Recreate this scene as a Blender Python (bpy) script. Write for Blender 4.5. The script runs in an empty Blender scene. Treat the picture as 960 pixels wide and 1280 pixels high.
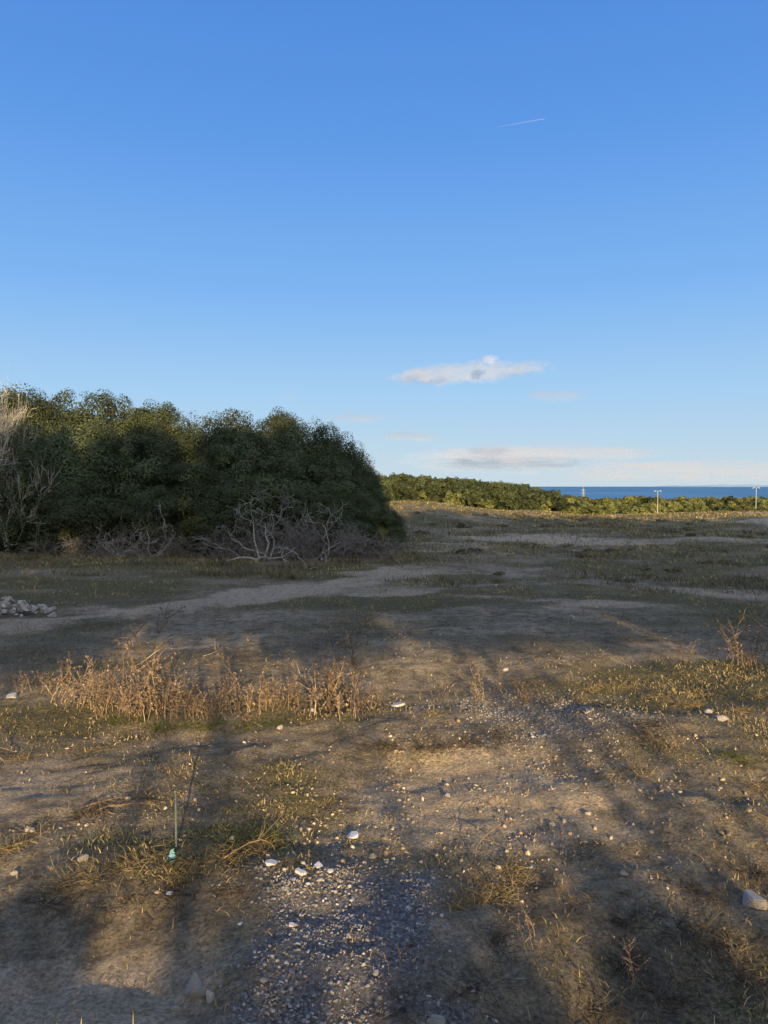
import bpy, math, random
import numpy as np
from mathutils import Vector, Matrix
R=np.random.default_rng(11); random.seed(5)
scene=bpy.context.scene
COL=scene.collection
# ---------------------------------------------------------------- noise / terrain
def _h(ix,iy,s):
    n=(ix.astype(np.int64)*374761393+iy.astype(np.int64)*668265263+s*1442695041)&0xffffffff
    n=((n^(n>>13))*1274126177)&0xffffffff
    n=(n^(n>>16))&0xffffffff
    return n/4294967295.0*2-1
def vnoise(x,y,s):
    ix=np.floor(x);iy=np.floor(y);fx=x-ix;fy=y-iy
    fx=fx*fx*(3-2*fx);fy=fy*fy*(3-2*fy)
    a=_h(ix,iy,s);b=_h(ix+1,iy,s);c=_h(ix,iy+1,s);d=_h(ix+1,iy+1,s)
    return (a*(1-fx)+b*fx)*(1-fy)+(c*(1-fx)+d*fx)*fy
def fbm(x,y,scale,octv=3,s=0):
    x=np.asarray(x,float);y=np.asarray(y,float)
    t=0;a=1;f=1/scale;n=0
    for i in range(octv):
        t=t+a*vnoise(x*f+13.7*i,y*f-7.1*i,s+i*17);n+=a;a*=.5;f*=2.03
    return t/n
def ss(a,b,x):
    t=np.clip((np.asarray(x,float)-a)/(b-a),0,1);return t*t*(3-2*t)
def ell(x,y,cx,cy,rx,ry,soft=.5,wob=.35,s=3):
    q=np.sqrt(((x-cx)/rx)**2+((y-cy)/ry)**2)+wob*fbm(x,y,min(rx,ry)*.7,3,s)
    return 1-ss(1-soft,1+soft*.6,q)
def H(x,y):
    x=np.asarray(x,float);y=np.asarray(y,float)
    d=np.hypot(x,y)
    z=.09*fbm(x,y,4.5,2,1)+.06*fbm(x,y,1.2,2,2)*np.exp(-(d/40)**2)
    nf=np.exp(-(d/11)**2)
    z=z+nf*(.055*fbm(x*.6,y,.6,2,7)+.034*fbm(x,y,.3,3,4)+.014*fbm(x,y,.08,2,5))
    z=z*ss(-.5,2,d)
    z=z+.42*fbm(x,y,8,4,8)*ss(12,24,y)
    z=z+.7*np.exp(-((x-2)/8)**2-((y-37)/10)**2)
    yy=np.clip(y-33,0,None)
    k=.00035+.00115*ss(.20,.32,x/np.maximum(y,1))
    z=z-k*yy**2
    return np.clip(z,-20,None)
CAMZ=1.6
F=914.0;PIT=math.atan(32/F)
def G(px,py,z=0.0):
    xc=(px-480)/F;yc=-(py-640)/F
    fy=math.cos(PIT)+yc*math.sin(PIT);fz=-math.sin(PIT)+yc*math.cos(PIT)
    t=(z-CAMZ)/fz
    return xc*t,fy*t
def hz(x,y): return float(H(np.array([x]),np.array([y]))[0])
PATH=[(-9,6.6),(-4.6,8.2),(-3.2,9.2),(-2.1,10.6),(-.9,12.3),(.8,13.6),(3,14.6)]
def pathmask(x,y):
    best=np.full(np.shape(x),1e9)
    for (ax,ay),(bx,by) in zip(PATH[:-1],PATH[1:]):
        dx,dy=bx-ax,by-ay;L=dx*dx+dy*dy
        t=np.clip(((x-ax)*dx+(y-ay)*dy)/L,0,1)
        best=np.minimum(best,np.hypot(x-ax-t*dx,y-ay-t*dy))
    wd=.72+.5*ss(-2.5,1,x)
    return (1-ss(0,1.15,best/wd+1.1*fbm(x,y,1.0,4,21)))*(1-ss(-1.5,2.5,x)*.75)*1.1
def m_gravel(x,y):
    a=ell(x,y,-.15,2.45,.42,.8,.6,.6,31)
    b=ell(x,y,1.1,4.95,.62,.75,.9,.6,32)
    return np.clip(a+b*.6,0,1)
def m_bare(x,y):
    st=ss(-.15,.3,fbm(x*.4,y,1.1,4,45))
    a=ell(x,y,2.6,10.0,5.4,3.4,.7,.7,41)*(.15+.85*st)
    b=ell(x,y,.6,3.75,.9,.75,.6,.5,42)*.9
    c=ell(x,y,-2.0,3.9,1.2,.45,.6,.5,43)*.7
    d=ell(x,y,-.9,2.2,.5,.35,.6,.5,44)*.8
    e=ss(.0,.4,fbm(x*.35+y*.12,y*.6,2.2,5,46))*ss(14,22,y)*.9
    return np.clip(pathmask(x,y)+a+b+c+d+e+.35*ss(.1,.5,fbm(x,y,.8,3,47)),0,1)
def m_grass(x,y):
    g=ss(-.15,.4,fbm(x*.45,y,1.3,4,51))*.85
    g=g+ss(5.8,8.5,y)*.85*ss(-.25,.25,fbm(x*.5,y,1.0,4,58))
    g=g+ell(x,y,2.8,5.9,1.6,.8,.5,.5,52)*.9
    g=g+ell(x,y,1.3,2.3,.9,.55,.5,.5,53)*.5
    g=g+ell(x,y,-.75,3.15,.7,.3,.5,.5,54)*.8
    g=g+ell(x,y,-1.3,5.2,1.7,.4,.5,.5,55)*.7
    g=g+ss(13,18,y)*.75*ss(-.45,.2,fbm(x*.6,y,3,4,56))
    g=g+ss(-1,-4,x)*ss(10,12,y)*.5
    g=g*(1-.85*m_bare(x,y))*(1-.85*m_gravel(x,y))
    return np.clip(g,0,1)
# ---------------------------------------------------------------- mesh helpers
def mesh_np(name,V,Fq,mat=None,smooth=False):
    me=bpy.data.meshes.new(name)
    V=np.asarray(V,np.float32);Fq=np.asarray(Fq,np.int32)
    k=Fq.shape[1];n=len(Fq)
    me.vertices.add(len(V));me.vertices.foreach_set('co',V.ravel())
    me.loops.add(n*k);me.loops.foreach_set('vertex_index',Fq.ravel())
    me.polygons.add(n);me.polygons.foreach_set('loop_start',np.arange(n,dtype=np.int32)*k)
    me.polygons.foreach_set('loop_total',np.full(n,k,np.int32))
    if smooth: me.polygons.foreach_set('use_smooth',np.ones(n,bool))
    me.update(calc_edges=True);me.validate()
    if mat: me.materials.append(mat)
    return me
def obj(name,me,loc=(0,0,0),parent=None,label=None,cat=None,kind=None,group=None,rot=0,scale=None):
    o=bpy.data.objects.new(name,me);COL.objects.link(o)
    o.location=loc;o.rotation_euler=(0,0,rot) if not isinstance(rot,tuple) else rot
    if scale is not None:o.scale=(scale,)*3 if not isinstance(scale,tuple) else scale
    if parent:o.parent=parent
    if label:o['label']=label
    if cat:o['category']=cat
    if kind:o['kind']=kind
    if group:o['group']=group
    return o
class TB:
    def __init__(s): s.v=[];s.f=[]
    def tube(s,pts,rad,n=4):
        b=len(s.v)
        m=len(pts)
        for i in range(m):
            a=pts[max(i-1,0)];c=pts[min(i+1,m-1)]
            t=(c-a);
            if t.length<1e-9:t=Vector((0,0,1))
            t.normalize()
            u=t.cross(Vector((.3,.9,.2)));u.normalize();w=t.cross(u)
            for k in range(n):
                an=2*math.pi*k/n
                s.v.append(pts[i]+(u*math.cos(an)+w*math.sin(an))*rad[i])
        for i in range(m-1):
            for k in range(n):
                s.f.append((b+i*n+k,b+i*n+(k+1)%n,b+(i+1)*n+(k+1)%n,b+(i+1)*n+k))
    def leaf(s,p,d,L,w):
        d=d.normalized();u=d.cross(Vector((random.gauss(0,1),random.gauss(0,1),random.gauss(0,1))));u.normalize()
        b=len(s.v);s.v+= [p,p+d*L*.5+u*w,p+d*L,p+d*L*.5-u*w];s.f.append((b,b+1,b+2,b+3))
    def mesh(s,name,mat,smooth=False):
        return mesh_np(name,[tuple(v) for v in s.v],s.f,mat,smooth)
# ---------------------------------------------------------------- materials
def newmat(name):
    m=bpy.data.materials.new(name);m.use_nodes=True
    nt=m.node_tree;nt.nodes.clear();return m,nt,nt.nodes,nt.links
def ramp(N,stops,interp='LINEAR'):
    r=N.new('ShaderNodeValToRGB');r.color_ramp.interpolation=interp
    e=r.color_ramp.elements
    e[0].position=stops[0][0];e[0].color=(*stops[0][1],1)
    e[1].position=stops[-1][0];e[1].color=(*stops[-1][1],1)
    for p,c in stops[1:-1]:
        q=e.new(p);q.color=(*c,1)
    return r
def island_mat(name,stops,transl=0.0,rough=.7,objvar=.3,bump=0):
    m,nt,N,L=newmat(name)
    out=N.new('ShaderNodeOutputMaterial')
    geo=N.new('ShaderNodeNewGeometry');oi=N.new('ShaderNodeObjectInfo')
    r=ramp(N,stops);L.new(geo.outputs['Random Per Island'],r.inputs[0])
    hsv=N.new('ShaderNodeHueSaturation')
    mr=N.new('ShaderNodeMapRange');mr.inputs[3].default_value=1-objvar;mr.inputs[4].default_value=1+objvar
    L.new(oi.outputs['Random'],mr.inputs[0]);L.new(mr.outputs[0],hsv.inputs['Value'])
    L.new(r.outputs[0],hsv.inputs['Color'])
    tc=N.new('ShaderNodeTexCoord');no=N.new('ShaderNodeTexNoise');no.inputs['Scale'].default_value=1.3 if transl else 30
    L.new(tc.outputs['Object'],no.inputs['Vector'])
    mr2=N.new('ShaderNodeMapRange');mr2.inputs[1].default_value=.3;mr2.inputs[2].default_value=.7
    mr2.inputs[3].default_value=.6;mr2.inputs[4].default_value=1.4
    L.new(no.outputs[0],mr2.inputs[0])
    mx=N.new('ShaderNodeVectorMath');mx.operation='SCALE'
    L.new(hsv.outputs[0],mx.inputs[0]);L.new(mr2.outputs[0],mx.inputs['Scale'])
    p=N.new('ShaderNodeBsdfPrincipled');p.inputs['Roughness'].default_value=rough
    p.inputs['Specular IOR Level'].default_value=.2
    L.new(mx.outputs[0],p.inputs['Base Color'])
    if bump:
        n2=N.new('ShaderNodeTexNoise');n2.inputs['Scale'].default_value=60;n2.inputs['Detail'].default_value=6
        L.new(tc.outputs['Object'],n2.inputs['Vector'])
        bp=N.new('ShaderNodeBump');bp.inputs['Strength'].default_value=bump;bp.inputs['Distance'].default_value=.01
        L.new(n2.outputs[0],bp.inputs['Height']);L.new(bp.outputs[0],p.inputs['Normal'])
    if transl:
        t=N.new('ShaderNodeBsdfTranslucent');L.new(mx.outputs[0],t.inputs[0])
        ms=N.new('ShaderNodeMixShader');ms.inputs[0].default_value=transl
        L.new(p.outputs[0],ms.inputs[1]);L.new(t.outputs[0],ms.inputs[2]);L.new(ms.outputs[0],out.inputs[0])
    else: L.new(p.outputs[0],out.inputs[0])
    return m
M_LEAF=island_mat('tree_leaves',[(0,(.038,.052,.030)),(.6,(.055,.075,.038)),(1,(.085,.108,.048))],.2,objvar=.25)
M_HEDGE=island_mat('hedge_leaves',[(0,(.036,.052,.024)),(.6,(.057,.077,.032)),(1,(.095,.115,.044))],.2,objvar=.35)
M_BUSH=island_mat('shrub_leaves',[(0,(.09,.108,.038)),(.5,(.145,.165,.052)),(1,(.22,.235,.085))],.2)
M_SCRUB=island_mat('scrub_leaves',[(0,(.09,.083,.048)),(.5,(.155,.142,.085)),(1,(.25,.225,.14))],.15)
M_DARK=island_mat('dark_twigs',[(0,(.05,.042,.032)),(.7,(.095,.08,.06)),(1,(.19,.16,.12))],objvar=.2)
M_BARK=island_mat('bark',[(0,(.09,.075,.06)),(1,(.13,.11,.09))],bump=.6)
M_DEAD=island_mat('dead_wood',[(0,(.15,.14,.13)),(1,(.25,.235,.22))],objvar=.25)
M_DEADW=island_mat('bleached_wood',[(0,(.26,.255,.245)),(1,(.40,.39,.37))],objvar=.1)
M_WEED=island_mat('dry_weed',[(0,(.11,.083,.057)),(.6,(.21,.16,.11)),(1,(.40,.32,.225))],objvar=.25)
M_DRYG=island_mat('dry_grass',[(0,(.12,.10,.05)),(.5,(.25,.20,.10)),(1,(.45,.37,.19))],.15,objvar=0)
M_GRNG=island_mat('green_grass',[(0,(.06,.078,.03)),(.6,(.11,.13,.045)),(1,(.20,.21,.07))],.2,objvar=0)
M_GRAV=island_mat('grey_gravel',[(0,(.12,.119,.118)),(.8,(.25,.249,.248)),(1,(.38,.378,.375))],objvar=0)
M_PEB=island_mat('pale_pebbles',[(0,(.18,.145,.10)),(.7,(.33,.27,.19)),(1,(.54,.45,.33))],objvar=0)
M_STONE=island_mat('limestone',[(0,(.40,.375,.34)),(1,(.50,.475,.435))],bump=.8,objvar=.25)
M_WHITE=island_mat('white_tile',[(0,(.45,.46,.48)),(1,(.56,.57,.59))],bump=.3,objvar=.15)
M_METAL=island_mat('weathered_metal',[(0,(.08,.11,.12)),(1,(.10,.13,.14))],objvar=0,rough=.5,bump=.2)
M_GALV=island_mat('galvanised_steel',[(0,(.28,.29,.30)),(1,(.32,.33,.34))],objvar=0,rough=.45)
M_BLUE=island_mat('blue_plastic',[(0,(.14,.36,.44)),(1,(.24,.46,.52))],objvar=0,rough=.5)
def ground_mat():
    m,nt,N,L=newmat('dry_soil')
    out=N.new('ShaderNodeOutputMaterial');p=N.new('ShaderNodeBsdfPrincipled')
    p.inputs['Roughness'].default_value=.95;p.inputs['Specular IOR Level'].default_value=.1
    tc=N.new('ShaderNodeTexCoord')
    def noise(sc,det=6,ro=.6):
        n=N.new('ShaderNodeTexNoise');n.inputs['Scale'].default_value=sc;n.inputs['Detail'].default_value=det;n.inputs['Roughness'].default_value=ro
        L.new(tc.outputs['Object'],n.inputs['Vector']);return n
    def mix(f,a,b,typ='MIX'):
        x=N.new('ShaderNodeMix');x.data_type='RGBA';x.blend_type=typ
        if isinstance(f,float):x.inputs[0].default_value=f
        else:L.new(f,x.inputs[0])
        L.new(a,x.inputs[6]);L.new(b,x.inputs[7]);return x.outputs[2]
    def attr(n):
        a=N.new('ShaderNodeAttribute');a.attribute_name=n;return a.outputs['Fac']
    def edge(a,n,lo=.3,hi=.85):
        ad=N.new('ShaderNodeMath');ad.operation='ADD';L.new(a,ad.inputs[0])
        sb=N.new('ShaderNodeMath');sb.operation='MULTIPLY_ADD';L.new(n,sb.inputs[0]);sb.inputs[1].default_value=2.8;sb.inputs[2].default_value=-1.4
        L.new(sb.outputs[0],ad.inputs[1])
        mr=N.new('ShaderNodeMapRange');mr.inputs[1].default_value=lo;mr.inputs[2].default_value=hi
        L.new(ad.outputs[0],mr.inputs[0]);return mr.outputs[0]
    n1=noise(1.1,8,.65);n2=noise(9,8,.7);n3=noise(60,6,.7);n4=noise(2.7,9,.75)
    soil=ramp(N,[(.3,(.160,.138,.094)),(.5,(.275,.238,.165)),(.7,(.42,.362,.262))]);L.new(n1.outputs[0],soil.inputs[0])
    s2=ramp(N,[(.3,(.38,.37,.36)),(.5,(.92,.92,.92)),(.72,(1.6,1.55,1.48))]);L.new(n2.outputs[0],s2.inputs[0])
    c=mix(1.0,soil.outputs[0],s2.outputs[0],'MULTIPLY')
    bare=ramp(N,[(.3,(.34,.285,.20)),(.7,(.59,.50,.37))]);L.new(n2.outputs[0],bare.inputs[0])
    c=mix(edge(attr('bare'),n4.outputs[0]),c,bare.outputs[0])
    gr=ramp(N,[(.3,(.075,.073,.036)),(.5,(.147,.136,.072)),(.7,(.25,.224,.122))]);L.new(n3.outputs[0],gr.inputs[0])
    c=mix(edge(attr('grass'),n2.outputs[0]),c,gr.outputs[0])
    gv=N.new('ShaderNodeTexVoronoi');gv.inputs['Scale'].default_value=85;L.new(tc.outputs['Object'],gv.inputs['Vector'])
    gvr=ramp(N,[(0,(.11,.109,.107)),(1,(.32,.318,.315))]);L.new(gv.outputs['Color'],gvr.inputs[0])
    c=mix(edge(attr('gravel'),n4.outputs[0]),c,gvr.outputs[0])
    s3=ramp(N,[(.3,(.42,.42,.42)),(.5,(1,1,1)),(.7,(1.55,1.55,1.55))]);L.new(n3.outputs[0],s3.inputs[0])
    c=mix(1.0,c,s3.outputs[0],'MULTIPLY')
    L.new(c,p.inputs['Base Color'])
    b1=N.new('ShaderNodeBump');b1.inputs['Strength'].default_value=1.;b1.inputs['Distance'].default_value=.08;L.new(n2.outputs[0],b1.inputs['Height'])
    b2=N.new('ShaderNodeBump');b2.inputs['Strength'].default_value=1.;b2.inputs['Distance'].default_value=.022;L.new(n3.outputs[0],b2.inputs['Height']);L.new(b1.outputs[0],b2.inputs['Normal'])
    L.new(b2.outputs[0],p.inputs['Normal'])
    L.new(p.outputs[0],out.inputs[0]);return m
# ---------------------------------------------------------------- ground
nx,ny=720,760
u=np.linspace(-1,1,nx);kx=math.asinh(2500/1.5);X=1.5*np.sinh(kx*u)
v=np.linspace(-1,1,ny);ky=math.asinh(400/2.);Y=4+2*np.sinh(ky*v)
GX,GY=np.meshgrid(X,Y)
GZ=H(GX,GY)
V=np.stack([GX,GY,GZ],-1).reshape(-1,3)
i=np.arange(nx-1);j=np.arange(ny-1);I,J=np.meshgrid(i,j)
b=(J*nx+I).ravel();Fq=np.stack([b,b+1,b+1+nx,b+nx],-1)
me=mesh_np('ground',V,Fq,ground_mat(),True)
for nm,fn in (('bare',m_bare),('grass',m_grass),('gravel',m_gravel)):
    at=me.attributes.new(nm,'FLOAT','POINT');at.data.foreach_set('value',fn(GX,GY).astype(np.float32).ravel())
obj('ground',me,kind='structure',label='dry stony soil with bare tracks, gravel and sparse grass',cat='ground')
# sea
m,nt,N,L=newmat('sea_water')
out=N.new('ShaderNodeOutputMaterial');p=N.new('ShaderNodeBsdfPrincipled')
p.inputs['Roughness'].default_value=.6;p.inputs['Specular IOR Level'].default_value=.15
tc=N.new('ShaderNodeTexCoord');mp=N.new('ShaderNodeMapping');mp.inputs['Scale'].default_value=(.004,.001,1)
no=N.new('ShaderNodeTexNoise');no.inputs['Scale'].default_value=1;no.inputs['Detail'].default_value=4
L.new(tc.outputs['Object'],mp.inputs[0]);L.new(mp.outputs[0],no.inputs[0])
r=ramp(N,[(.35,(.045,.16,.32)),(.65,(.08,.22,.41))]);L.new(no.outputs[0],r.inputs[0]);L.new(r.outputs[0],p.inputs['Base Color'])
L.new(p.outputs[0],out.inputs[0])
xs=np.linspace(-40000,40000,41);ys=np.linspace(100,50000,41);A,B=np.meshgrid(xs,ys)
V=np.stack([A,B,np.full_like(A,-12)],-1).reshape(-1,3)
i=np.arange(40);I,J=np.meshgrid(i,i);b=(J*41+I).ravel()
obj('sea',mesh_np('sea',V,np.stack([b,b+1,b+42,b+41],-1),m),kind='structure',label='calm deep blue sea reaching the horizon',cat='sea')
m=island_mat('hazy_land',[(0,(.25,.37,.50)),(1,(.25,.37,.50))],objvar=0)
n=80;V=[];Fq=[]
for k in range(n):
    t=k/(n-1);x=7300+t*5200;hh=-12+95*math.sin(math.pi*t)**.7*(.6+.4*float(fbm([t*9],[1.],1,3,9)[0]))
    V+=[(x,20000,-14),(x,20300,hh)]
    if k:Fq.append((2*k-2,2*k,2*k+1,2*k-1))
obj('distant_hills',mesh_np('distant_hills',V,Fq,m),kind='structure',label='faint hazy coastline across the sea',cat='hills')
# ---------------------------------------------------------------- foliage
def leaves(C,Nrm,size,aspect=.5):
    n=len(C);Nrm=Nrm/np.linalg.norm(Nrm,axis=1,keepdims=True)
    a=R.normal(size=(n,3));a-=Nrm*(a*Nrm).sum(1,keepdims=True);a/=np.linalg.norm(a,axis=1,keepdims=True)
    b=np.cross(Nrm,a);s=size[:,None]
    V=np.stack([C-a*s*.5,C+b*s*aspect*.5,C+a*s*.5,C-b*s*aspect*.5],1).reshape(-1,3)
    F_=np.arange(4*n).reshape(n,4);return V,F_
def unit(n):
    d=R.normal(size=(n,3));return d/np.linalg.norm(d,axis=1,keepdims=True)
def crown(name,W,D,Ht,nb,nsub,per,leaf,mat,big=.27,inner=3000,dome=.8,flat=.75,tj=.07):
    """hierarchical crown: big boughs -> leaf clusters on them -> leaves"""
    C=[];Nn=[];S=[]
    for kb in range(nb):
        a=R.uniform(0,2*np.pi);q=R.uniform(.02,1)**.55
        br=min(W,Ht)*big*R.uniform(.6,1.25)
        bx=math.cos(a)*q*(W/2-br);by=math.sin(a)*q*(D/2-br)
        top=Ht*math.sqrt(max(.05,1-dome*q*q))*R.uniform(.86,1.02)
        bz=R.uniform(br*.5,max(br*.6,top-br)) if R.uniform()<.45 else top-br
        d=unit(nsub);d[:,2]=np.where((d[:,2]<-.3),-d[:,2],d[:,2])
        P=np.array([bx,by,bz])+d*br*R.uniform(.65,.92,(nsub,1))*np.array([1,1,.88])
        lr=br*R.uniform(.25,.5,nsub)
        for k in range(nsub):
            m_=int(per*(lr[k]/(br*.36))**2*(br/(min(W,Ht)*big))**1.2)+6;e=unit(m_)
            e=e+d[k]*.45;e/=np.linalg.norm(e,axis=1,keepdims=True)
            rr=lr[k]*R.uniform(.4,1.,m_)**.5*(1+tj*R.normal(size=m_))
            C.append(P[k]+e*rr[:,None]*np.array([1,1,flat]));Nn.append(e*.7+d[k]*.8+np.array([0,0,.15])+R.normal(size=(m_,3))*.42);S.append(R.uniform(.6,1.3,m_)*leaf)
    if inner:
        d=unit(inner);d[:,2]=abs(d[:,2]);q=R.uniform(0,.7,inner)[:,None]
        C.append(d*q*np.array([W/2,D/2,Ht])+np.array([0,0,.05]));Nn.append(R.normal(size=(inner,3)));S.append(np.full(inner,leaf*2.4))
    C=np.concatenate(C);Nn=np.concatenate(Nn);S=np.concatenate(S)
    C[:,2]=np.maximum(C[:,2],.03)
    V_,F_=leaves(C,Nn,S,.62);return mesh_np(name,V_,F_,mat)
def rv(s): return Vector((random.gauss(0,s),random.gauss(0,s),random.gauss(0,s)))
def branch(tb,p,d,L,r,depth,up=.1,spread=.6,minr=.003,n=5,curl=.16,kids=(2,4),tip=.35):
    seg=max(3,int(n));pts=[p.copy()];rad=[r];q=p.copy();dd=d.normalized()
    for k in range(seg):
        dd=(dd+rv(curl)+Vector((0,0,up))*.3).normalized()
        q=q+dd*(L/seg);pts.append(q.copy());rad.append(max(minr,r*(1-(1-tip)*(k+1)/seg)))
    tb.tube(pts,rad,5 if r>.02 else 3)
    if depth>0:
        for _ in range(random.randint(*kids)):
            k=random.randint(max(1,seg//3),seg)
            b=pts[k];nd=(dd+rv(spread)).normalized()
            branch(tb,b,nd,L*random.uniform(.5,.8),rad[k]*.7,depth-1,up,spread,minr,n,curl,kids,tip)
def trunk_mesh(name,h,spread=.4,r=.12,stems=3,depth=2):
    tb=TB()
    for s in range(stems):
        an=random.uniform(0,6.28);d=Vector((math.cos(an)*spread,math.sin(an)*spread,1))
        branch(tb,Vector((math.cos(an)*.08,math.sin(an)*.08,-.1)),d,h*.42,r*random.uniform(.6,1),depth,.2,.4,.008)
    return tb.mesh(name,M_BARK,True)
def slim_trunk():
    tb=TB();branch(tb,Vector((0,0,-.1)),Vector((0,0,1)),5.5,.05,1,.4,.5,.01,8,.05,(2,3),.6)
    return tb.mesh('trunk',M_BARK,True)
SLIM=[slim_trunk() for _ in range(3)]
TREES=[(crown('crown',5.0,4.4,4.0,30,19,125,.062,M_LEAF,.24,5000,dome=.7,tj=.045),trunk_mesh('trunk',3.3)),
       (crown('crown',4.6,4.2,4.0,27,20,125,.062,M_LEAF,.27,5000,dome=.7,tj=.045),trunk_mesh('trunk',3.1)),
       (crown('crown',5.4,4.6,4.0,34,18,120,.06,M_LEAF,.23,5000,dome=.74,tj=.045),trunk_mesh('trunk',3.2))]
SHADE_CROWN=[crown('crown',3.4,3.0,4.0,26,14,60,.085,M_LEAF,.22,5000,dome=.5) for _ in range(2)]  # crowns for the unseen shade-casting row behind the camera
def tree(x,y,k,sxy,h,rot,label,lift=0,group=None):
    e=bpy.data.objects.new('broadleaf_tree',None);COL.objects.link(e)
    e.location=(x,y,hz(x,y));e.rotation_euler=(0,0,rot);e.scale=(sxy,sxy,h/4.0 if not lift else 1)
    e['label']=label;e['category']='tree'
    if group:e['group']=group
    c,t=TREES[k]
    co=obj('crown',SHADE_CROWN[k%2] if lift else c,parent=e);to=obj('trunk',SLIM[k] if lift else t,parent=e)
    if lift:
        co.location.z=lift;co.scale=(1,1,(h-lift)/4.0)
    return e
GT='dense evergreen trees along the track'
rows=[(-75,18.5,4.7,0,1.1),(5,20,4.9,1,1.05),(62,20.4,4.85,2,.9),(130,20.2,4.55,0,.98),(185,20.3,4.3,2,.75),(-40,22.5,4.8,2,1.1),(95,18.2,3.6,1,.88),(160,18.4,3.4,0,.82),(205,18.8,3.3,1,.65),
      (268,19.2,3.85,1,.72),(330,19.4,4.05,2,.74),(290,18.2,3.1,0,.75),(385,19.2,3.75,1,.62),(345,17.9,2.9,0,.72),(424,19.0,3.35,0,.5),(400,18.2,2.7,2,.6),(446,18.6,2.6,1,.38),(430,17.8,2.0,1,.5),
      (232,17.7,2.4,2,.75),(300,21.5,3.6,1,.95),(140,22.5,4.2,1,1.05),(20,18,3.4,2,.85),(380,17.3,1.9,1,.6),(120,17.5,2.3,0,.7),(60,17.4,2.5,1,.75),(300,17.2,1.9,0,.66),(464,18,1.7,2,.32),(190,17.3,1.8,1,.62),(425,17.1,1.2,0,.42),(235,20.2,3.7,0,.7),(482,17.8,1.05,0,.28)]
for n_,(px,d,h,k,s) in enumerate(rows):
    x=(px-480)/F*d
    tree(x,d,k,s,h,n_*1.3,'dense dark green evergreen tree with rounded crown beside dead brush',group=GT)
GB='unseen shade-casting trees behind the camera'  # tree row added out of view behind the camera to shade the field
random.seed(77)
def liftat(x): return float(np.interp(x,[-4,0,.4,2.4,2.8,3.6,4.0,6,7.5],[3.15,3.25,3.6,3.6,3.0,3.0,3.6,3.6,3.4]))  # crown base heights shaped to let sun patches onto the foreground
for n_ in range(26):
    x=-13+n_*1.4+random.uniform(-.15,.15)
    tree(x,-9.2+random.uniform(-.25,.25),n_%3,.66,9.45+random.uniform(-.3,.3),n_*2.1,'unseen tall evergreen tree behind the camera shaped to shade the field',lift=liftat(x)+random.uniform(-.09,.09),group=GB)
for n_ in range(16):
    x=-13+n_*2.4+random.uniform(-.3,.3)
    tree(x,-10.8+random.uniform(-.3,.3),(n_+1)%3,1.0,9.8+random.uniform(-.3,.3),n_*1.1,'unseen tall evergreen tree behind the camera shaped to shade the field',lift=4.2+random.uniform(-.1,.1),group=GB)
BUSH=[crown('shrub',2.6,2.4,1.8,12,10,40,.10,M_BUSH,.26,600) for _ in range(3)]
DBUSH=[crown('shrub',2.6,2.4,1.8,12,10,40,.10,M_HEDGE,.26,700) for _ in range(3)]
LOWH=[crown('shrub',2.4,2.0,1.8,22,12,40,.10,M_HEDGE,.2,1500,dome=.3) for _ in range(2)]
for n_ in range(44):  # unseen shrubs added behind the camera, tops set to shade the near ground
    x=-13+n_*.85+random.uniform(-.1,.1);y=-9+random.uniform(-.3,.3)
    obj('shrub',LOWH[n_%2],(x,y,hz(x,y)),label='unseen dense evergreen shrub behind the camera shaped to shade the near ground',cat='shrub',group='unseen shade-casting shrubs behind the camera',rot=n_*1.7,scale=(.8,.8,(2.62+random.uniform(-.13,.13))/1.8))
random.seed(9)
GF='dark scrub bushes on the rise'
prof=[(470,589),(520,592),(560,594),(600,598),(650,603),(690,610),(720,622)]
for n_ in range(105):
    px=450+272*(n_+random.uniform(-.5,.5))/105;top=np.interp(px,[q[0] for q in prof],[q[1] for q in prof])
    d=(random.uniform(49,54),random.uniform(54,60),random.uniform(60,68))[n_%3]
    x=(px-480)/F*d;z=hz(x,d)
    zt=CAMZ-(top+(random.uniform(12,24),random.uniform(3,10),random.uniform(-1,3))[n_%3]-608)/F*d
    h=min(max(.7,zt-z),5);s=h/1.66;w_=max(h/1.8,.7)*random.uniform(.75,1.1)
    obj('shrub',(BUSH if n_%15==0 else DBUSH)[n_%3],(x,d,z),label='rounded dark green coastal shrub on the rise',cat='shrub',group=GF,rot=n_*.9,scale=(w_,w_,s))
GR='sunlit coastal shrubs near the shore'
for n_ in range(190):
    px=random.uniform(705,1020);d=random.uniform(44,82);x=(px-480)/F*d;z=hz(x,d)
    top=618+random.uniform(0,5)+max(0,(62-d))*.8
    zt=CAMZ-(top-608)/F*d;h=min(max(.5,zt-z),4);s=h/1.7;w_=max(h/1.8,.55)*random.uniform(.8,1.2)
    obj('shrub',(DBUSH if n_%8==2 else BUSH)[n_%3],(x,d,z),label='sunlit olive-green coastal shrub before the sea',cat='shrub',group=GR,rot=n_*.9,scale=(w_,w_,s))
SCR=[crown('scrub',.9,.8,.26,10,8,26,.035,M_SCRUB,.6,0) for _ in range(3)]
n_=0
while n_<200:
    y=11.5+30*random.random()**.8;x=random.uniform(-.05,.62)*y
    if float(m_bare(np.array([x]),np.array([y]))[0])>.5:continue
    s=random.uniform(.18,.5)*(1+y/60)
    obj('scrub_bush',SCR[n_%3],(x,y,hz(x,y)-.02),label='low grey-green heath bush on dry soil',cat='bush',group='low heath bushes in the field',rot=n_*1.1,scale=(s,s,s*random.uniform(.6,1.1)));n_+=1
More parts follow.
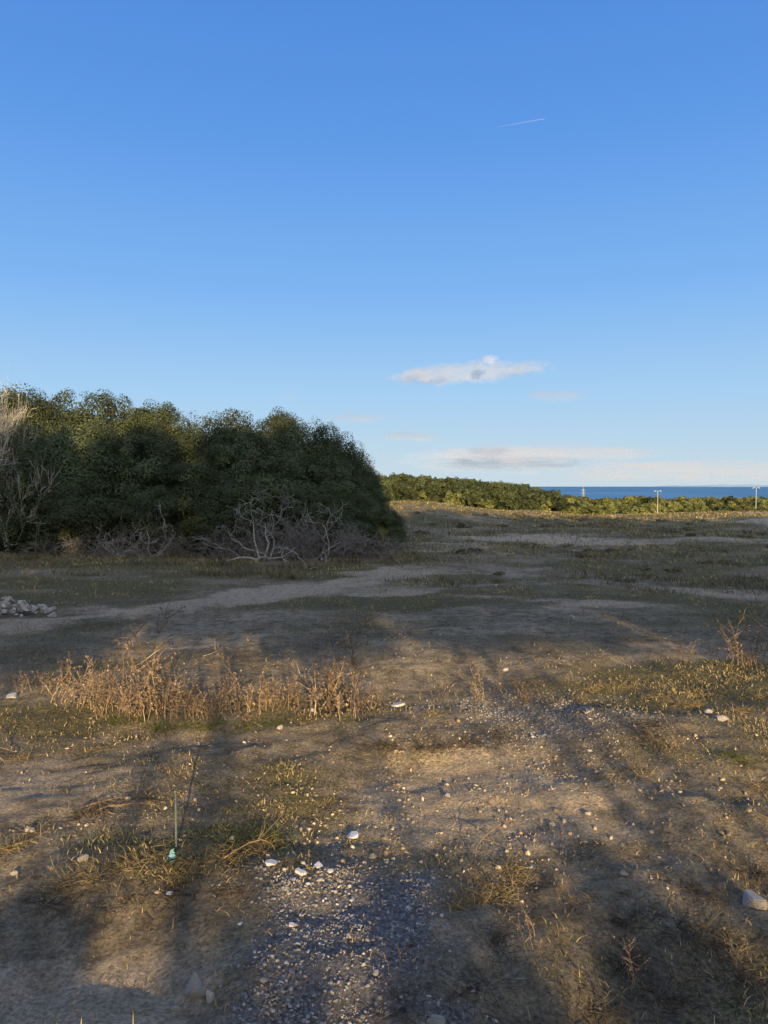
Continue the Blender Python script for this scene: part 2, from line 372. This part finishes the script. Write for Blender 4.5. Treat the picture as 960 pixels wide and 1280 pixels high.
# ---------------------------------------------------------------- dead brush
def dead_tree(h,stems,depth,spread,r=.05,up=.25,kids=(3,5),mat=None,minr=.0045,sp=.5,curl=.14):
    tb=TB()
    for s in range(stems):
        an=random.uniform(0,6.28);d=Vector((math.cos(an)*spread,math.sin(an)*spread,1 if up>0 else .35))
        branch(tb,Vector((math.cos(an)*.06,math.sin(an)*.06,-.05)),d,h*.5,r*random.uniform(.5,1),depth,up,sp,minr,5,curl,kids)
    return tb.mesh('dead_branches',mat or M_DEAD)
def put(name,me,px,d,label,cat,scale=1,rot=0,group=None):
    x=(px-480)/F*d;return obj(name,me,(x,d,hz(x,d)),label=label,cat=cat,scale=scale,rot=rot,group=group)
random.seed(33)
bt=dead_tree(3.6,4,5,.3,.03,.25,(3,4),minr=.003,sp=.48,mat=M_DEADW,curl=.15)
put('bare_tree',bt,10,16.7,'leafless grey tree with fine twigs before evergreen trees','tree',(.6,.6,1.06),1.0)
random.seed(8)
DB=[dead_tree(1.3,7,3,1.5,.016,.0001,(3,4),minr=.003,sp=.8,curl=.28) for _ in range(3)]
for n_,(px,d,s) in enumerate([(85,16.2,.8),(110,16.2,.8),(135,16.2,.9),(150,16.1,1.),(170,16.2,1.1),(190,16.3,.9),(215,16.4,.7),(265,15.9,.8),(285,16.1,.8),(305,15.8,.9),(325,15.6,1.0),(345,15.7,1.1),(370,15.8,1.0),(395,15.8,1.1),(420,16,1.),(445,16.2,.9),(470,16.2,.8),(60,16.3,.7),(240,16.2,.8),(490,16.4,.6),(352,16.2,1.3),(410,16.3,1.2),(310,16.2,1.1),(385,16.1,1.2)]):
    put('dead_bush',DB[n_%3],px,d,'leafless grey brush with bleached branches under evergreen trees','dead bush',(s*1.2,s,s*1.0),n_*1.9,'dead brush along the tree edge')
for q,(px,d,L0) in enumerate([(335,15.2,1.3),(395,15.5,1.0),(185,15.9,.8),(430,15.6,.8),(150,15.9,.6)]):
    tb=TB()
    for an,L in ((2.9,1.2),(1.9,1.0),(1.2,1.1),(.3,1.1),(2.4,.8)):
        branch(tb,Vector((random.gauss(0,.15),0,0)),Vector((math.cos(an),-.3,math.sin(an))),L*L0*.8,.018*L0,3,.05,.6,.004,6,.34,(1,3))
    put('fallen_branch',tb.mesh('fallen_branch',M_DEADW),px,d,'bleached forked dead branch standing in brush','branch',1,.2)
# ---------------------------------------------------------------- dry weeds
def weed(h,nst,lean=.25,fuzz=1.0,thin=1.3,nm='dry_weed',mat=None):
    tb=TB()
    for s in range(nst):
        an=random.uniform(0,6.28);o=Vector((random.gauss(0,.07),random.gauss(0,.07),-.01))
        d=Vector((math.cos(an)*lean,math.sin(an)*lean,1)).normalized();L=h*random.uniform(.3,1.05)
        pts=[o];q=o.copy();seg=6
        for k in range(seg):
            d=(d+rv(.16)).normalized();q=q+d*L/seg;pts.append(q.copy())
        tb.tube(pts,[.0036*thin*(1-.6*k/seg) for k in range(seg+1)],3)
        for k in range(2,seg+1):
            for _ in range(random.randint(1,3)):
                dd=(d+rv(.9)+Vector((0,0,.1))).normalized();l=L*random.uniform(.08,.28)
                e=pts[k]+dd*l;tb.tube([pts[k],pts[k]+dd*l*.5+rv(.006),e],[.002*thin,.0015*thin,.001*thin],3)
                if random.random()<.55:
                    for _ in range(int(random.randint(4,8)*fuzz)):
                        tb.leaf(e+rv(.006),dd+rv(.9),random.uniform(.012,.024),random.uniform(.004,.008))
    return tb.mesh(nm,mat or M_WEED)
def tuft(nst,h,mat,up=.2,sd=.07,r=.0015):
    tb=TB()
    for s in range(nst):
        an=random.uniform(0,6.28);q=random.gauss(0,sd);o=Vector((math.cos(an)*q,random.gauss(0,sd*.9),-.005))
        d=(Vector((math.cos(an)*1.0,math.sin(an)*1.0,random.uniform(up,up+.8)))).normalized();L=h*random.uniform(.4,1.3)
        pts=[o]
        for k in range(5):
            d=(d+rv(.22)-Vector((0,0,.12))).normalized();n_p=pts[-1]+d*L/5;n_p.z=max(n_p.z,.002);pts.append(n_p)
        tb.tube(pts,[r,r,r*.9,r*.8,r*.6,r*.35],3)
    return tb.mesh('grass_tuft',mat)
WD=[weed(.42,7,.3,1.0,1.5) for _ in range(5)]+[weed(.6,4,.14,1.1,1.5) for _ in range(3)]
WS=[tuft(90,.085,M_DRYG) for _ in range(4)];WG=[tuft(130,.07,M_GRNG,.5) for _ in range(2)]
WK=[tuft(90,.14,M_DARK,.15,.11,.0016) for _ in range(3)]
def gput(name,me,px,py,label,cat,scale=1,rot=None,group=None,dz=0):
    x,y=G(px,py)
    z=hz(x,y);x,y=G(px,py,z);z=hz(x,y)
    return obj(name,me,(x,y,z+dz),label=label,cat=cat,scale=scale,rot=random.uniform(0,6.28) if rot is None else rot,group=group)
GW='dry thistle plants in a clump'
for px,py,s,k in [(68,868,.75,0),(78,878,.8,3),(95,885,.5,1),(115,882,.75,2),(140,888,.7,3),(160,892,.9,0),(181,890,1.2,5),(184,893,.85,1),(205,896,.8,2),(228,898,.85,3),(240,895,.5,4),
    (262,893,.6,1),(297,890,.95,6),(322,893,.55,2),(330,885,.65,4),(345,888,.5,3),(362,885,.75,4),(397,888,1.15,7),(412,885,1.0,0),(430,880,1.1,5),(425,890,.95,1),(440,893,.7,2),(465,885,.5,3),(380,895,.45,1),
    (130,896,.5,0),(310,903,.5,1),(245,903,.5,3),(175,903,.6,1),(105,872,.7,0),(150,876,.8,2),(195,878,.7,3),(215,880,.7,1),(290,880,.5,3),(265,905,.45,2),(215,905,.5,4),(160,902,.55,3),(188,885,.7,4),(125,878,.6,4),(415,878,.8,3),(275,884,.6,0),(350,880,.5,1)]:
    gput('dry_weed',WD[k],px,py,'dry brown thistle with brittle seed heads on bare soil','weed',s,group=GW)
for px,py,s,k in [(912,828,.75,5),(925,830,.6,1),(935,832,.8,0),(950,832,.85,6),(602,872,.45,5),(598,875,.3,0),(655,880,.45,0),(660,876,.4,2),(548,880,.25,1),(664,1190,.3,6),(712,1125,.14,0),
    (796,1235,.26,5),(845,1225,.32,6),(860,1235,.18,1),(850,815,.35,2),(865,817,.35,0),(620,865,.35,5),(30,865,.45,3),(845,935,.25,2),(25,790,.4,1),(700,1118,.14,3),(925,1215,.25,7),(505,1215,.2,6),(890,820,.4,4),(958,828,.9,5)]:
    gput('dry_weed',WD[k],px,py,'single dry straw-coloured weed stalk on stony soil','weed',s)
for px,py,s in [(150,905,.8),(200,910,.9),(265,910,1.),(310,912,.8),(350,905,.7),(320,1045,.9),(340,1050,.7),(915,945,.8),(930,950,.7),(480,940,.6),(230,912,.9),(435,900,.6),(175,905,.9),(290,1058,.8)]:
    gput('grass_tuft',WG[int(px)%2],px,py,'low fresh green grass tuft on dry soil','grass tuft',s,group='green grass tufts on the soil')
for px,py,s,k in [(75,1105,.8,0),(110,1095,.9,1),(160,1085,.9,2),(250,1080,.9,0),(290,1075,1.,1),(310,1065,1.,2),(325,1058,.7,3),(180,1075,.9,1),(590,1125,.8,2),(610,1120,.8,1),(570,1130,.7,0),(630,1115,.7,3),
    (760,975,.9,0),(785,970,.9,1),(540,895,.8,2),(820,925,1,0),(880,870,1,1),(780,860,1,2),(930,890,1,0),(740,865,.9,1),(945,985,1,2),(410,1005,.8,0),(120,935,.9,1),(20,950,.9,2),(640,1090,.8,0),(10,1060,1,0),(225,1095,.9,3),(820,872,.9,0),(850,880,1,3),(900,868,1,1),(720,875,.8,3),(800,965,.9,2),(760,862,.9,3),(870,882,.9,0),(950,872,.9,2),(740,960,.8,1),(35,1045,.8,2),(800,1225,.4,1),(600,1105,.6,1)]:
    gput('grass_tuft',WS[k],px,py,'low tangled tuft of dry golden grass on soil','grass tuft',s*.95,group='dry grass tufts on the soil')
for px,py,s,k in [(850,1160,.9,2),(900,1180,.9,0),(760,1200,.8,1),(830,1255,.8,2),(930,1230,.8,0),(620,1180,.7,2),(790,1150,.8,1),(880,1120,.8,1),(640,1100,.8,0),(590,1240,.7,0),(740,1270,.8,1),(500,1250,.6,1),
    (130,1015,.8,0),(105,1018,.7,1),(580,930,1,2),(540,935,1,1),(820,910,1.2,0),(480,935,.9,0),(80,1130,.9,1),(230,1120,.8,2),(160,1125,.8,0),(300,1110,.6,1),(620,925,.9,0),(930,1090,.8,1)]:
    gput('brush_tuft',WK[k],px,py,'low dark tangle of dead twigs and stems on soil','dead brush',s,group='dark dead brush on the soil')
# ---------------------------------------------------------------- grass (uncountable)
def sample(n,d0,d1,f):
    d=np.exp(R.uniform(math.log(d0),math.log(d1),n));x=R.uniform(-.66,.66,n)*d
    k=R.uniform(size=n)<f(x,d);return x[k],d[k]
def blades(name,x,y,h,w,mat,label,lean=.5):
    n=len(x);z=H(x,y)-.004;a=R.uniform(0,6.28,n);l=R.uniform(.1,1,n)*lean*h
    dx,dy=np.cos(a),np.sin(a);b=R.uniform(0,6.28,n);wx,wy=np.cos(b)*w/2,np.sin(b)*w/2
    P=np.stack([x,y,z],-1)
    def off(t,ww): return P+np.stack([dx*l*t**1.8+wx*ww,dy*l*t**1.8+wy*ww,h*t*(1-.25*t*min(lean,1))],-1)
    V=np.stack([off(0,-1),off(0,1),off(.55,.8),off(.55,-.8),off(1,.1),off(1,-.1)],1).reshape(-1,3)
    b0=np.arange(n)*6
    F_=np.concatenate([np.stack([b0,b0+1,b0+2,b0+3],-1),np.stack([b0+3,b0+2,b0+4,b0+5],-1)])
    obj(name,mesh_np(name,V,F_,mat),kind='stuff',label=label,cat='grass')
clump=lambda x,y,s,sc=.25:ss(.0,.45,fbm(x,y,sc,2,s))
rp=lambda x,y:ell(x,y,2.6,5.6,2.2,1.2,.5,.4,59)
x,y=sample(520000,1.9,45,lambda x,y:np.clip(m_grass(x,y)*(.10+.90*clump(x,y,61,.3)*np.maximum(clump(x,y,62,1.1),ss(6,9,y)*.7))*.85*(1-.5*ell(x,y,1.3,2.2,1.4,.8,.5,.3,60))+.016+.4*rp(x,y)*clump(x,y,65,.4),0,1))
h=R.uniform(.008,.042,len(x))*(1+2.0*ss(9,20,y))
blades('dry_grass',x,y,h,.0015+.0009*y,M_DRYG,'sparse dry golden and brown grass over the soil',1.3)
x,y=sample(380000,1.9,45,lambda x,y:m_grass(x,y)*clump(x,y,63,.5)*.65*(1-.6*rp(x,y)))
h=R.uniform(.006,.028,len(x))*(1+2*ss(10,20,y))
blades('green_grass',x,y,h,.0018+.0009*y,M_GRNG,'short patches of green grass in dry soil',1.)
n=26000;y=R.uniform(12.8,18,n);x=R.uniform(-.62,.05,n)*y
k=(R.uniform(size=n)<(1-m_bare(x,y))*clump(x,y,66,.8)*.9);x,y=x[k],y[k]
n=60000;y2=np.exp(R.uniform(math.log(11),math.log(46),n));x2=R.uniform(.0,.64,n)*y2
k=(R.uniform(size=n)<(1-m_bare(x2,y2))*clump(x2*.6+y2*.15,y2*.8,67,1.1)*.7);x=np.concatenate([x,x2[k]]);y=np.concatenate([y,y2[k]])
blades('tall_dry_grass',x,y,R.uniform(.04,.18,len(x)),.008+.0005*y,M_SCRUB,'tall dry brown grass and scrub at the foot of trees',.9)
# ---------------------------------------------------------------- gravel & pebbles (uncountable)
ph=(1+5**.5)/2
IV=np.array([(-1,ph,0),(1,ph,0),(-1,-ph,0),(1,-ph,0),(0,-1,ph),(0,1,ph),(0,-1,-ph),(0,1,-ph),(ph,0,-1),(ph,0,1),(-ph,0,-1),(-ph,0,1)],float);IV/=np.linalg.norm(IV[0])
IF=np.array([(0,11,5),(0,5,1),(0,1,7),(0,7,10),(0,10,11),(1,5,9),(5,11,4),(11,10,2),(10,7,6),(7,1,8),(3,9,4),(3,4,2),(3,2,6),(3,6,8),(3,8,9),(4,9,5),(2,4,11),(6,2,10),(8,6,7),(9,8,1)])
def stones(name,x,y,s,mat,label,fl=.7):
    n=len(x);z=H(x,y)
    sc=s[:,None]*R.uniform(.4,1.5,(n,3))*np.array([1,1,fl])
    V=IV[None]*(1+R.uniform(-.5,.45,(n,12,1)));V=V*sc[:,None,:]
    ti=R.uniform(-.6,.6,n)[:,None];V[...,2],V[...,0]=V[...,2]*np.cos(ti)+V[...,0]*np.sin(ti),V[...,0]*np.cos(ti)-V[...,2]*np.sin(ti)
    a=R.uniform(0,6.28,n);c,s_=np.cos(a),np.sin(a)
    X_=V[...,0]*c[:,None]-V[...,1]*s_[:,None];Y_=V[...,0]*s_[:,None]+V[...,1]*c[:,None]
    V=np.stack([X_+x[:,None],Y_+y[:,None],V[...,2]+z[:,None]+s[:,None]*.1],-1).reshape(-1,3)
    F_=(IF[None]+np.arange(n)[:,None,None]*12).reshape(-1,3)
    obj(name,mesh_np(name,V,F_,mat),kind='stuff',label=label,cat='gravel')
n=190000;x=R.uniform(-1.6,2.2,n);y=R.uniform(1.9,6,n);k=R.uniform(size=n)<m_gravel(x,y)*(.3+.7*ss(-.2,.3,fbm(x,y,.2,3,77)))*.95+.004;x,y=x[k],y[k]
s=(.0022+.0068*R.uniform(size=len(x))**2.5)*(1+.9*(R.uniform(size=len(x))<.006))
stones('grey_gravel',x,y,s,M_GRAV,'loose grey crushed gravel spread on soil')
x,y=sample(120000,2.8,16,lambda x,y:(.04+.96*ss(.05,.5,fbm(x,y,.5,3,71))*ss(-.2,.3,fbm(x,y,1.8,2,72)))*(.10+.25*m_bare(x,y)*(y>3))*(1-.6*m_grass(x,y))+.5*ell(x,y,.6,3.8,1.2,.9,.8,.6,73)*(.2+.8*clump(x,y,74,.3)))
s=.0018+.010*R.uniform(size=len(x))**6+.0004*y
stones('pale_pebbles',x,y,s,M_PEB,'scattered pale tan pebbles on dry soil',.9)
# ---------------------------------------------------------------- individual stones
import bmesh
def rock(sub=3,seed=0,flat=.6,rough=.25,mat=M_STONE):
    bm=bmesh.new();bmesh.ops.create_icosphere(bm,subdivisions=sub,radius=1)
    rr=random.Random(seed);pl=[(Vector((rr.gauss(0,1),rr.gauss(0,1),rr.gauss(0,1))).normalized(),rr.uniform(.5,.85)) for _ in range(12)]
    for v_ in bm.verts:
        for nrm,dd in pl:
            q=v_.co.dot(nrm)
            if q>dd:v_.co-=nrm*(q-dd)*.93
        v_.co+=v_.co.normalized()*rr.uniform(-1,1)*.018
        v_.co.z*=flat
    me=bpy.data.meshes.new('stone');bm.to_mesh(me);bm.free();me.materials.append(mat);return me
def hull(seed,fl,mat=M_STONE,bv=.03):
    rr=random.Random(seed);bm=bmesh.new()
    for _ in range(14):
        a=rr.uniform(0,6.28);q=rr.uniform(.6,1);bm.verts.new((math.cos(a)*q,math.sin(a)*q*.8,rr.choice((-1,1))*fl*rr.uniform(.7,1)))
    bmesh.ops.convex_hull(bm,input=bm.verts[:])
    bmesh.ops.delete(bm,geom=[g for g in bm.verts if not g.link_faces],context='VERTS')
    bmesh.ops.bevel(bm,geom=bm.edges[:],offset=bv,segments=2,affect='EDGES')
    me=bpy.data.meshes.new('broken_stone');bm.to_mesh(me);bm.free();me.materials.append(mat);return me
RK=[rock(3,k,.6) for k in range(5)];FL=[hull(20+k,.16,M_WHITE) for k in range(3)];HU=[hull(40+k,.45+.1*(k%3)) for k in range(6)];BIG=[hull(60+k,.58,M_STONE,.07) for k in range(3)]
for px,py,w,k,src in [(246,1240,22,0,BIG),(943,1130,20,1,BIG),(262,1250,9,2,BIG),(545,1281,12,3,RK),(390,890,5,1,RK),(18,1092,5,2,RK),(104,1077,7,3,RK),(900,900,10,4,RK),(885,892,6,0,RK),(632,838,4,2,RK),(350,912,5,3,RK),(290,1050,4,4,RK),(466,1068,6,0,RK),
     (38,1040,6,1,RK),(735,1020,4,3,RK),(160,1000,4,2,RK),(560,1000,4,4,RK),(690,1030,5,2,RK),(470,1220,5,3,RK),(330,1230,5,4,RK),(220,1260,6,1,RK),(715,772,4,1,RK),(745,760,3,0,RK),(780,1095,5,4,RK)]:
    d=G(px,py)[1];gput('stone',src[k],px,py,'rough pale limestone rock lying on dry soil','stone',w/F*d*1.1,dz=.008)
for px,py,w,k in [(340,1082,10,0),(376,1093,9,1),(398,1084,7,2),(413,1092,5,0),(367,1103,4,1),(441,1044,10,2),(497,882,11,0),(14,872,11,1),(440,1128,4,2),(330,1090,4,1),(365,1160,5,0),(300,1160,4,2),(212,1120,5,0)]:
    d=G(px,py)[1];s=w/F*d*1.15;gput('broken_slab',FL[k],px,py,'flat white broken tile piece lying on soil','stone slab',(s,s,s),dz=.012,rot=(random.uniform(.0,.22),random.uniform(-.12,.12),random.uniform(0,6)))
for n_ in range(150):
    x=random.gauss(-4.75,.26);y=random.gauss(8.85,.33);q=math.exp(-((x+4.8)/.5)**2-((y-8.95)/.4)**2)
    obj('rubble_stone',HU[n_%6] if n_%9 else FL[n_%3],(x,y,hz(x,y)+.26*q*random.uniform(.2,1)),label='pale broken rubble stone in a small heap',cat='stone',group='rubble heap beside the track',rot=(random.uniform(-.5,.5),random.uniform(-.5,.5),n_),scale=random.uniform(.02,.075))
for px,py,L,an in [(10,935,.22,2.6),(20,942,.25,2.9),(120,1015,.3,.1),(135,1018,.25,.4),(100,1012,.25,-.2),(590,1080,.25,1.5),(510,1200,.25,2.2),(505,1195,.22,1.4),(280,1075,.3,.5)]:
    tb=TB();branch(tb,Vector((0,0,.01)),Vector((math.cos(an),math.sin(an),.2)),L,.004,2,-.15,.5,.001,5,.25,(2,4))
    gput('twig',tb.mesh('twig',M_WEED),px,py,'dry forked twig lying on the soil','twig',1,rot=0)
# ---------------------------------------------------------------- metal stake
x,y=G(220,1064);z=hz(x,y);x,y=G(220,1064,z);tb=TB();tb.tube([Vector((0,0,-.05)),Vector((.001,0,.1)),Vector((0,.001,.262))],[.0055,.0055,.005],10)
tb.tube([Vector((0,.001,.258)),Vector((0,.001,.268))],[.0075,.0075],10);tb.tube([Vector((0,.001,.2675)),Vector((0,.001,.2685))],[.0075,.001],10)
obj('metal_stake',tb.mesh('metal_stake',M_METAL,True),(x,y,hz(x,y)),label='thin green-grey metal stake driven into the ground',cat='stake')
tb=TB()
for k in range(12):
    p=Vector((random.gauss(0,.02),random.gauss(0,.012),random.uniform(.006,.02)));tb.leaf(p,rv(1)*Vector((1,1,.4)),.032,.012)
gput('plastic_scrap',tb.mesh('plastic_scrap',M_BLUE),216,1078,'crumpled pale blue plastic scrap on soil','litter',dz=.01)
# ---------------------------------------------------------------- street lamps & mast
def lamp(px,d,top,label):
    x=(px-480)/F*d;z=hz(x,d);h=CAMZ-(top-608)/F*d-z
    e=bpy.data.objects.new('street_lamp',None);COL.objects.link(e);e.location=(x,d,z);e['label']=label;e['category']='street lamp';e['group']='lamps along the shore road'
    tb=TB();tb.tube([Vector((0,0,-.2)),Vector((0,0,h*.5)),Vector((0,0,h))],[.034,.028,.022],8)
    tb.tube([Vector((-.16,0,h+.02)),Vector((-.1,0,h+.03)),Vector((0,0,h-.03)),Vector((.1,0,h+.03)),Vector((.16,0,h+.02))],[.014]*5,6)
    obj('pole',tb.mesh('pole',M_GALV,True),parent=e)
    for s in (-1,1):
        tb=TB();tb.tube([Vector((s*.12,0,h+.03)),Vector((s*.15,0,h+.04)),Vector((s*.22,0,h+.0)),Vector((s*.26,0,h-.05))],[.018,.036,.036,.018],8)
        obj('lamp_head',tb.mesh('lamp_head',M_GALV,True),parent=e)
lamp(822,50,614,'pale steel street lamp with two heads among shrubs')
lamp(945,52,610,'pale steel street lamp with two heads among shrubs')
d=120;x=(729-480)/F*d;z=hz(x,d);h=CAMZ-(609-608)/F*d-z;tb=TB()
tb.tube([Vector((0,0,-.2)),Vector((0,0,h))],[.07,.045],6)
for q in (.5,.95):
    tb.tube([Vector((-.35,0,h-q)),Vector((.35,0,h-q))],[.035,.035],5)
tb.tube([Vector((-.3,0,h-2.0)),Vector((0,0,h-.1))],[.02,.02],4);tb.tube([Vector((.3,0,h-2.0)),Vector((0,0,h-.1))],[.02,.02],4)
obj('mast',tb.mesh('mast',M_GALV),(x,d,z),label='pale thin mast with cross arms before the sea',cat='mast')
# ---------------------------------------------------------------- clouds
def cloudmat(name,dens,sx,sy,thr,seed,col):
    m,nt,N,L=newmat(name);out=N.new('ShaderNodeOutputMaterial')
    df=N.new('ShaderNodeBsdfDiffuse');df.inputs[0].default_value=(*col,1);tr=N.new('ShaderNodeBsdfTransparent');ms=N.new('ShaderNodeMixShader')
    at=N.new('ShaderNodeAttribute');at.attribute_name='uvp'
    mp=N.new('ShaderNodeMapping');mp.inputs['Scale'].default_value=(sx,sy,1);mp.inputs['Location'].default_value=(seed,seed*2,seed);L.new(at.outputs['Vector'],mp.inputs[0])
    no=N.new('ShaderNodeTexNoise');no.inputs['Scale'].default_value=1;no.inputs['Detail'].default_value=9;no.inputs['Roughness'].default_value=.65;no.inputs['Distortion'].default_value=.5;L.new(mp.outputs[0],no.inputs['Vector'])
    ln=N.new('ShaderNodeVectorMath');ln.operation='LENGTH';L.new(at.outputs['Vector'],ln.inputs[0])
    a=N.new('ShaderNodeMapRange');a.interpolation_type='SMOOTHSTEP';a.inputs[1].default_value=.2;a.inputs[2].default_value=1;a.inputs[3].default_value=.12;a.inputs[4].default_value=-.45;L.new(ln.outputs['Value'],a.inputs[0])
    s=N.new('ShaderNodeMath');s.operation='ADD';L.new(no.outputs[0],s.inputs[0]);L.new(a.outputs[0],s.inputs[1])
    b=N.new('ShaderNodeMapRange');b.interpolation_type='SMOOTHSTEP';b.inputs[1].default_value=thr;b.inputs[2].default_value=thr+.45;b.inputs[3].default_value=0;b.inputs[4].default_value=dens;L.new(s.outputs[0],b.inputs[0])
    L.new(b.outputs[0],ms.inputs[0]);L.new(tr.outputs[0],ms.inputs[1]);L.new(df.outputs[0],ms.inputs[2]);L.new(ms.outputs[0],out.inputs[0]);return m
def cloud(x0,x1,y0,y1,dens,thr,seed,label,D=7000,fx=3,fy=1.6,col=(.215,.26,.37),slope=0):
    n=24;cx=(x0+x1)/2;cy=(y0+y1)/2;V=[];Fq=[];uv=[]
    for j in range(n+1):
        for i in range(n+1):
            a=i/n*2-1;b=j/n*2-1
            px=cx+a*(x1-x0)/2;py=cy-b*(y1-y0)/2-slope*a
            dd=D+ (1-a*a-b*b)*-60+b*120
            V.append(((px-480)/F*dd,dd,CAMZ-(py-608)/F*dd));uv.append((a,b,0))
    for j in range(n):
        for i in range(n):
            q=j*(n+1)+i;Fq.append((q,q+1,q+n+2,q+n+1))
    me=mesh_np('cloud',V,Fq,cloudmat('cloud_vapour',dens,fx,fy,thr,seed,col),True)
    at=me.attributes.new('uvp','FLOAT_VECTOR','POINT');at.data.foreach_set('vector',np.array(uv,np.float32).ravel())
    obj('cloud',me,label=label,cat='cloud')
cloud(430,735,444,490,.6,.22,5.9,'long thin ragged pale cloud in clear blue sky',D=7200,fx=6.0,fy=1.5,slope=10)
cloud(465,600,454,484,.5,.26,3.7,'long thin ragged pale cloud in clear blue sky',fx=3.8,fy=1.4,slope=3)
cloud(610,705,444,474,.45,.28,12.1,'long thin ragged pale cloud in clear blue sky',D=6950,fx=3.4,fy=1.5,slope=6)
cloud(594,628,440,460,.7,.28,8.4,'tiny bright puff of cloud in blue sky',D=6800,fx=1.6,fy=1.2,col=(.28,.33,.46))
cloud(390,510,511,533,.45,.28,2.2,'faint flat wisp of cloud in blue sky',fx=2,fy=1,col=(.2,.25,.37))
cloud(445,580,535,557,.5,.28,6.6,'faint flat wisp of cloud in blue sky',fx=2.5,fy=1)
cloud(320,400,482,508,.15,.42,6.1,'faint flat wisp of cloud in blue sky',fx=2,fy=1)
cloud(630,760,480,510,.35,.28,7.7,'faint flat wisp of cloud in blue sky',fx=2,fy=1,col=(.19,.24,.36))
cloud(420,940,548,586,.65,.27,1.4,'long thin bank of grey-lilac cloud above the sea',D=9000,fx=5,fy=3.4,col=(.205,.25,.365))
cloud(400,840,546,604,.65,.30,9.4,'long thin bank of pale cloud above the sea',D=9500,fx=4.5,fy=4.5,col=(.24,.29,.40))
cloud(440,1400,562,616,.8,.30,4.8,'hazy low bank of grey-lilac cloud above the sea',D=11000,fx=7,fy=4.2,col=(.195,.245,.36))
m,nt,N,L=newmat('contrail_vapour');out=N.new('ShaderNodeOutputMaterial');df=N.new('ShaderNodeBsdfDiffuse');df.inputs[0].default_value=(.35,.4,.55,1)
tr=N.new('ShaderNodeBsdfTransparent');ms=N.new('ShaderNodeMixShader');tc=N.new('ShaderNodeTexCoord');sp=N.new('ShaderNodeSeparateXYZ');L.new(tc.outputs['Generated'],sp.inputs[0])
mr=N.new('ShaderNodeMapRange');mr.inputs[3].default_value=.03;mr.inputs[4].default_value=.18;L.new(sp.outputs[0],mr.inputs[0])
L.new(mr.outputs[0],ms.inputs[0]);L.new(tr.outputs[0],ms.inputs[1]);L.new(df.outputs[0],ms.inputs[2]);L.new(ms.outputs[0],out.inputs[0])
D=12000.;f=lambda px,py:Vector(((px-480)/F*D,D,CAMZ-(py-608)/F*D))
a_,b_=f(618,167),f(677,157);tb=TB();tb.tube([a_,a_.lerp(b_,.5),b_],[6,7,6],6)
obj('contrail',tb.mesh('contrail',m,True),label='thin white aircraft contrail in clear blue sky',cat='contrail')
# ---------------------------------------------------------------- light
EL,AZ=12.0,170.0
sd=Vector((math.sin(math.radians(AZ))*math.cos(math.radians(EL)),math.cos(math.radians(AZ))*math.cos(math.radians(EL)),math.sin(math.radians(EL))))
sl=bpy.data.lights.new('sun','SUN');sl.energy=9.5;sl.angle=math.radians(.5);sl.color=(1,.69,.34)
so=bpy.data.objects.new('sun',sl);COL.objects.link(so);so.rotation_euler=sd.to_track_quat('Z','Y').to_euler()
w=bpy.data.worlds.new('World');scene.world=w;w.use_nodes=True;nt=w.node_tree;N=nt.nodes;L=nt.links;N.clear()
out=N.new('ShaderNodeOutputWorld');bg=N.new('ShaderNodeBackground');bg.inputs[1].default_value=.12
sk=N.new('ShaderNodeTexSky');sk.sky_type='NISHITA';sk.sun_disc=False;sk.sun_elevation=math.radians(EL);sk.sun_rotation=math.radians(AZ);sk.ozone_density=2.0;sk.dust_density=.3
L.new(sk.outputs[0],bg.inputs[0])
tc=N.new('ShaderNodeTexCoord');nm=N.new('ShaderNodeVectorMath');nm.operation='NORMALIZE';L.new(tc.outputs['Generated'],nm.inputs[0])
sp=N.new('ShaderNodeSeparateXYZ');L.new(nm.outputs[0],sp.inputs[0])
r=ramp(N,[(0,(.57,.70,.80)),(.04,(.51,.675,.82)),(.12,(.38,.62,.89)),(.25,(.21,.47,.90)),(.42,(.115,.33,.82)),(.6,(.07,.245,.71)),(1,(.03,.13,.45))]);L.new(sp.outputs[2],r.inputs[0])
dt=N.new('ShaderNodeVectorMath');dt.operation='DOT_PRODUCT';L.new(nm.outputs[0],dt.inputs[0]);dt.inputs[1].default_value=sd
mx=N.new('ShaderNodeMath');mx.operation='MAXIMUM';L.new(dt.outputs['Value'],mx.inputs[0]);mx.inputs[1].default_value=0
pw=N.new('ShaderNodeMath');pw.operation='POWER';L.new(mx.outputs[0],pw.inputs[0]);pw.inputs[1].default_value=1.5
sc=N.new('ShaderNodeVectorMath');sc.operation='SCALE';sc.inputs[0].default_value=(1.75,1.42,.72);L.new(pw.outputs[0],sc.inputs['Scale'])
ad=N.new('ShaderNodeVectorMath');ad.operation='ADD';L.new(r.outputs[0],ad.inputs[0]);L.new(sc.outputs[0],ad.inputs[1])
bg2=N.new('ShaderNodeBackground');bg2.inputs[1].default_value=1.0;L.new(ad.outputs[0],bg2.inputs[0])
ms=N.new('ShaderNodeMixShader');ms.inputs[0].default_value=.93;L.new(bg.outputs[0],ms.inputs[1]);L.new(bg2.outputs[0],ms.inputs[2]);L.new(ms.outputs[0],out.inputs[0])
# ---------------------------------------------------------------- camera
cd=bpy.data.cameras.new('camera');cam=bpy.data.objects.new('camera',cd);COL.objects.link(cam);scene.camera=cam
cd.sensor_fit='VERTICAL';cd.sensor_height=24;cd.lens=24*F/1280;cd.clip_end=90000;cd.clip_start=.05
cam.location=(0,0,CAMZ);cam.rotation_euler=(math.pi/2-PIT,0,0)
scene.view_settings.view_transform='Standard';scene.view_settings.look='None';scene.view_settings.exposure=0
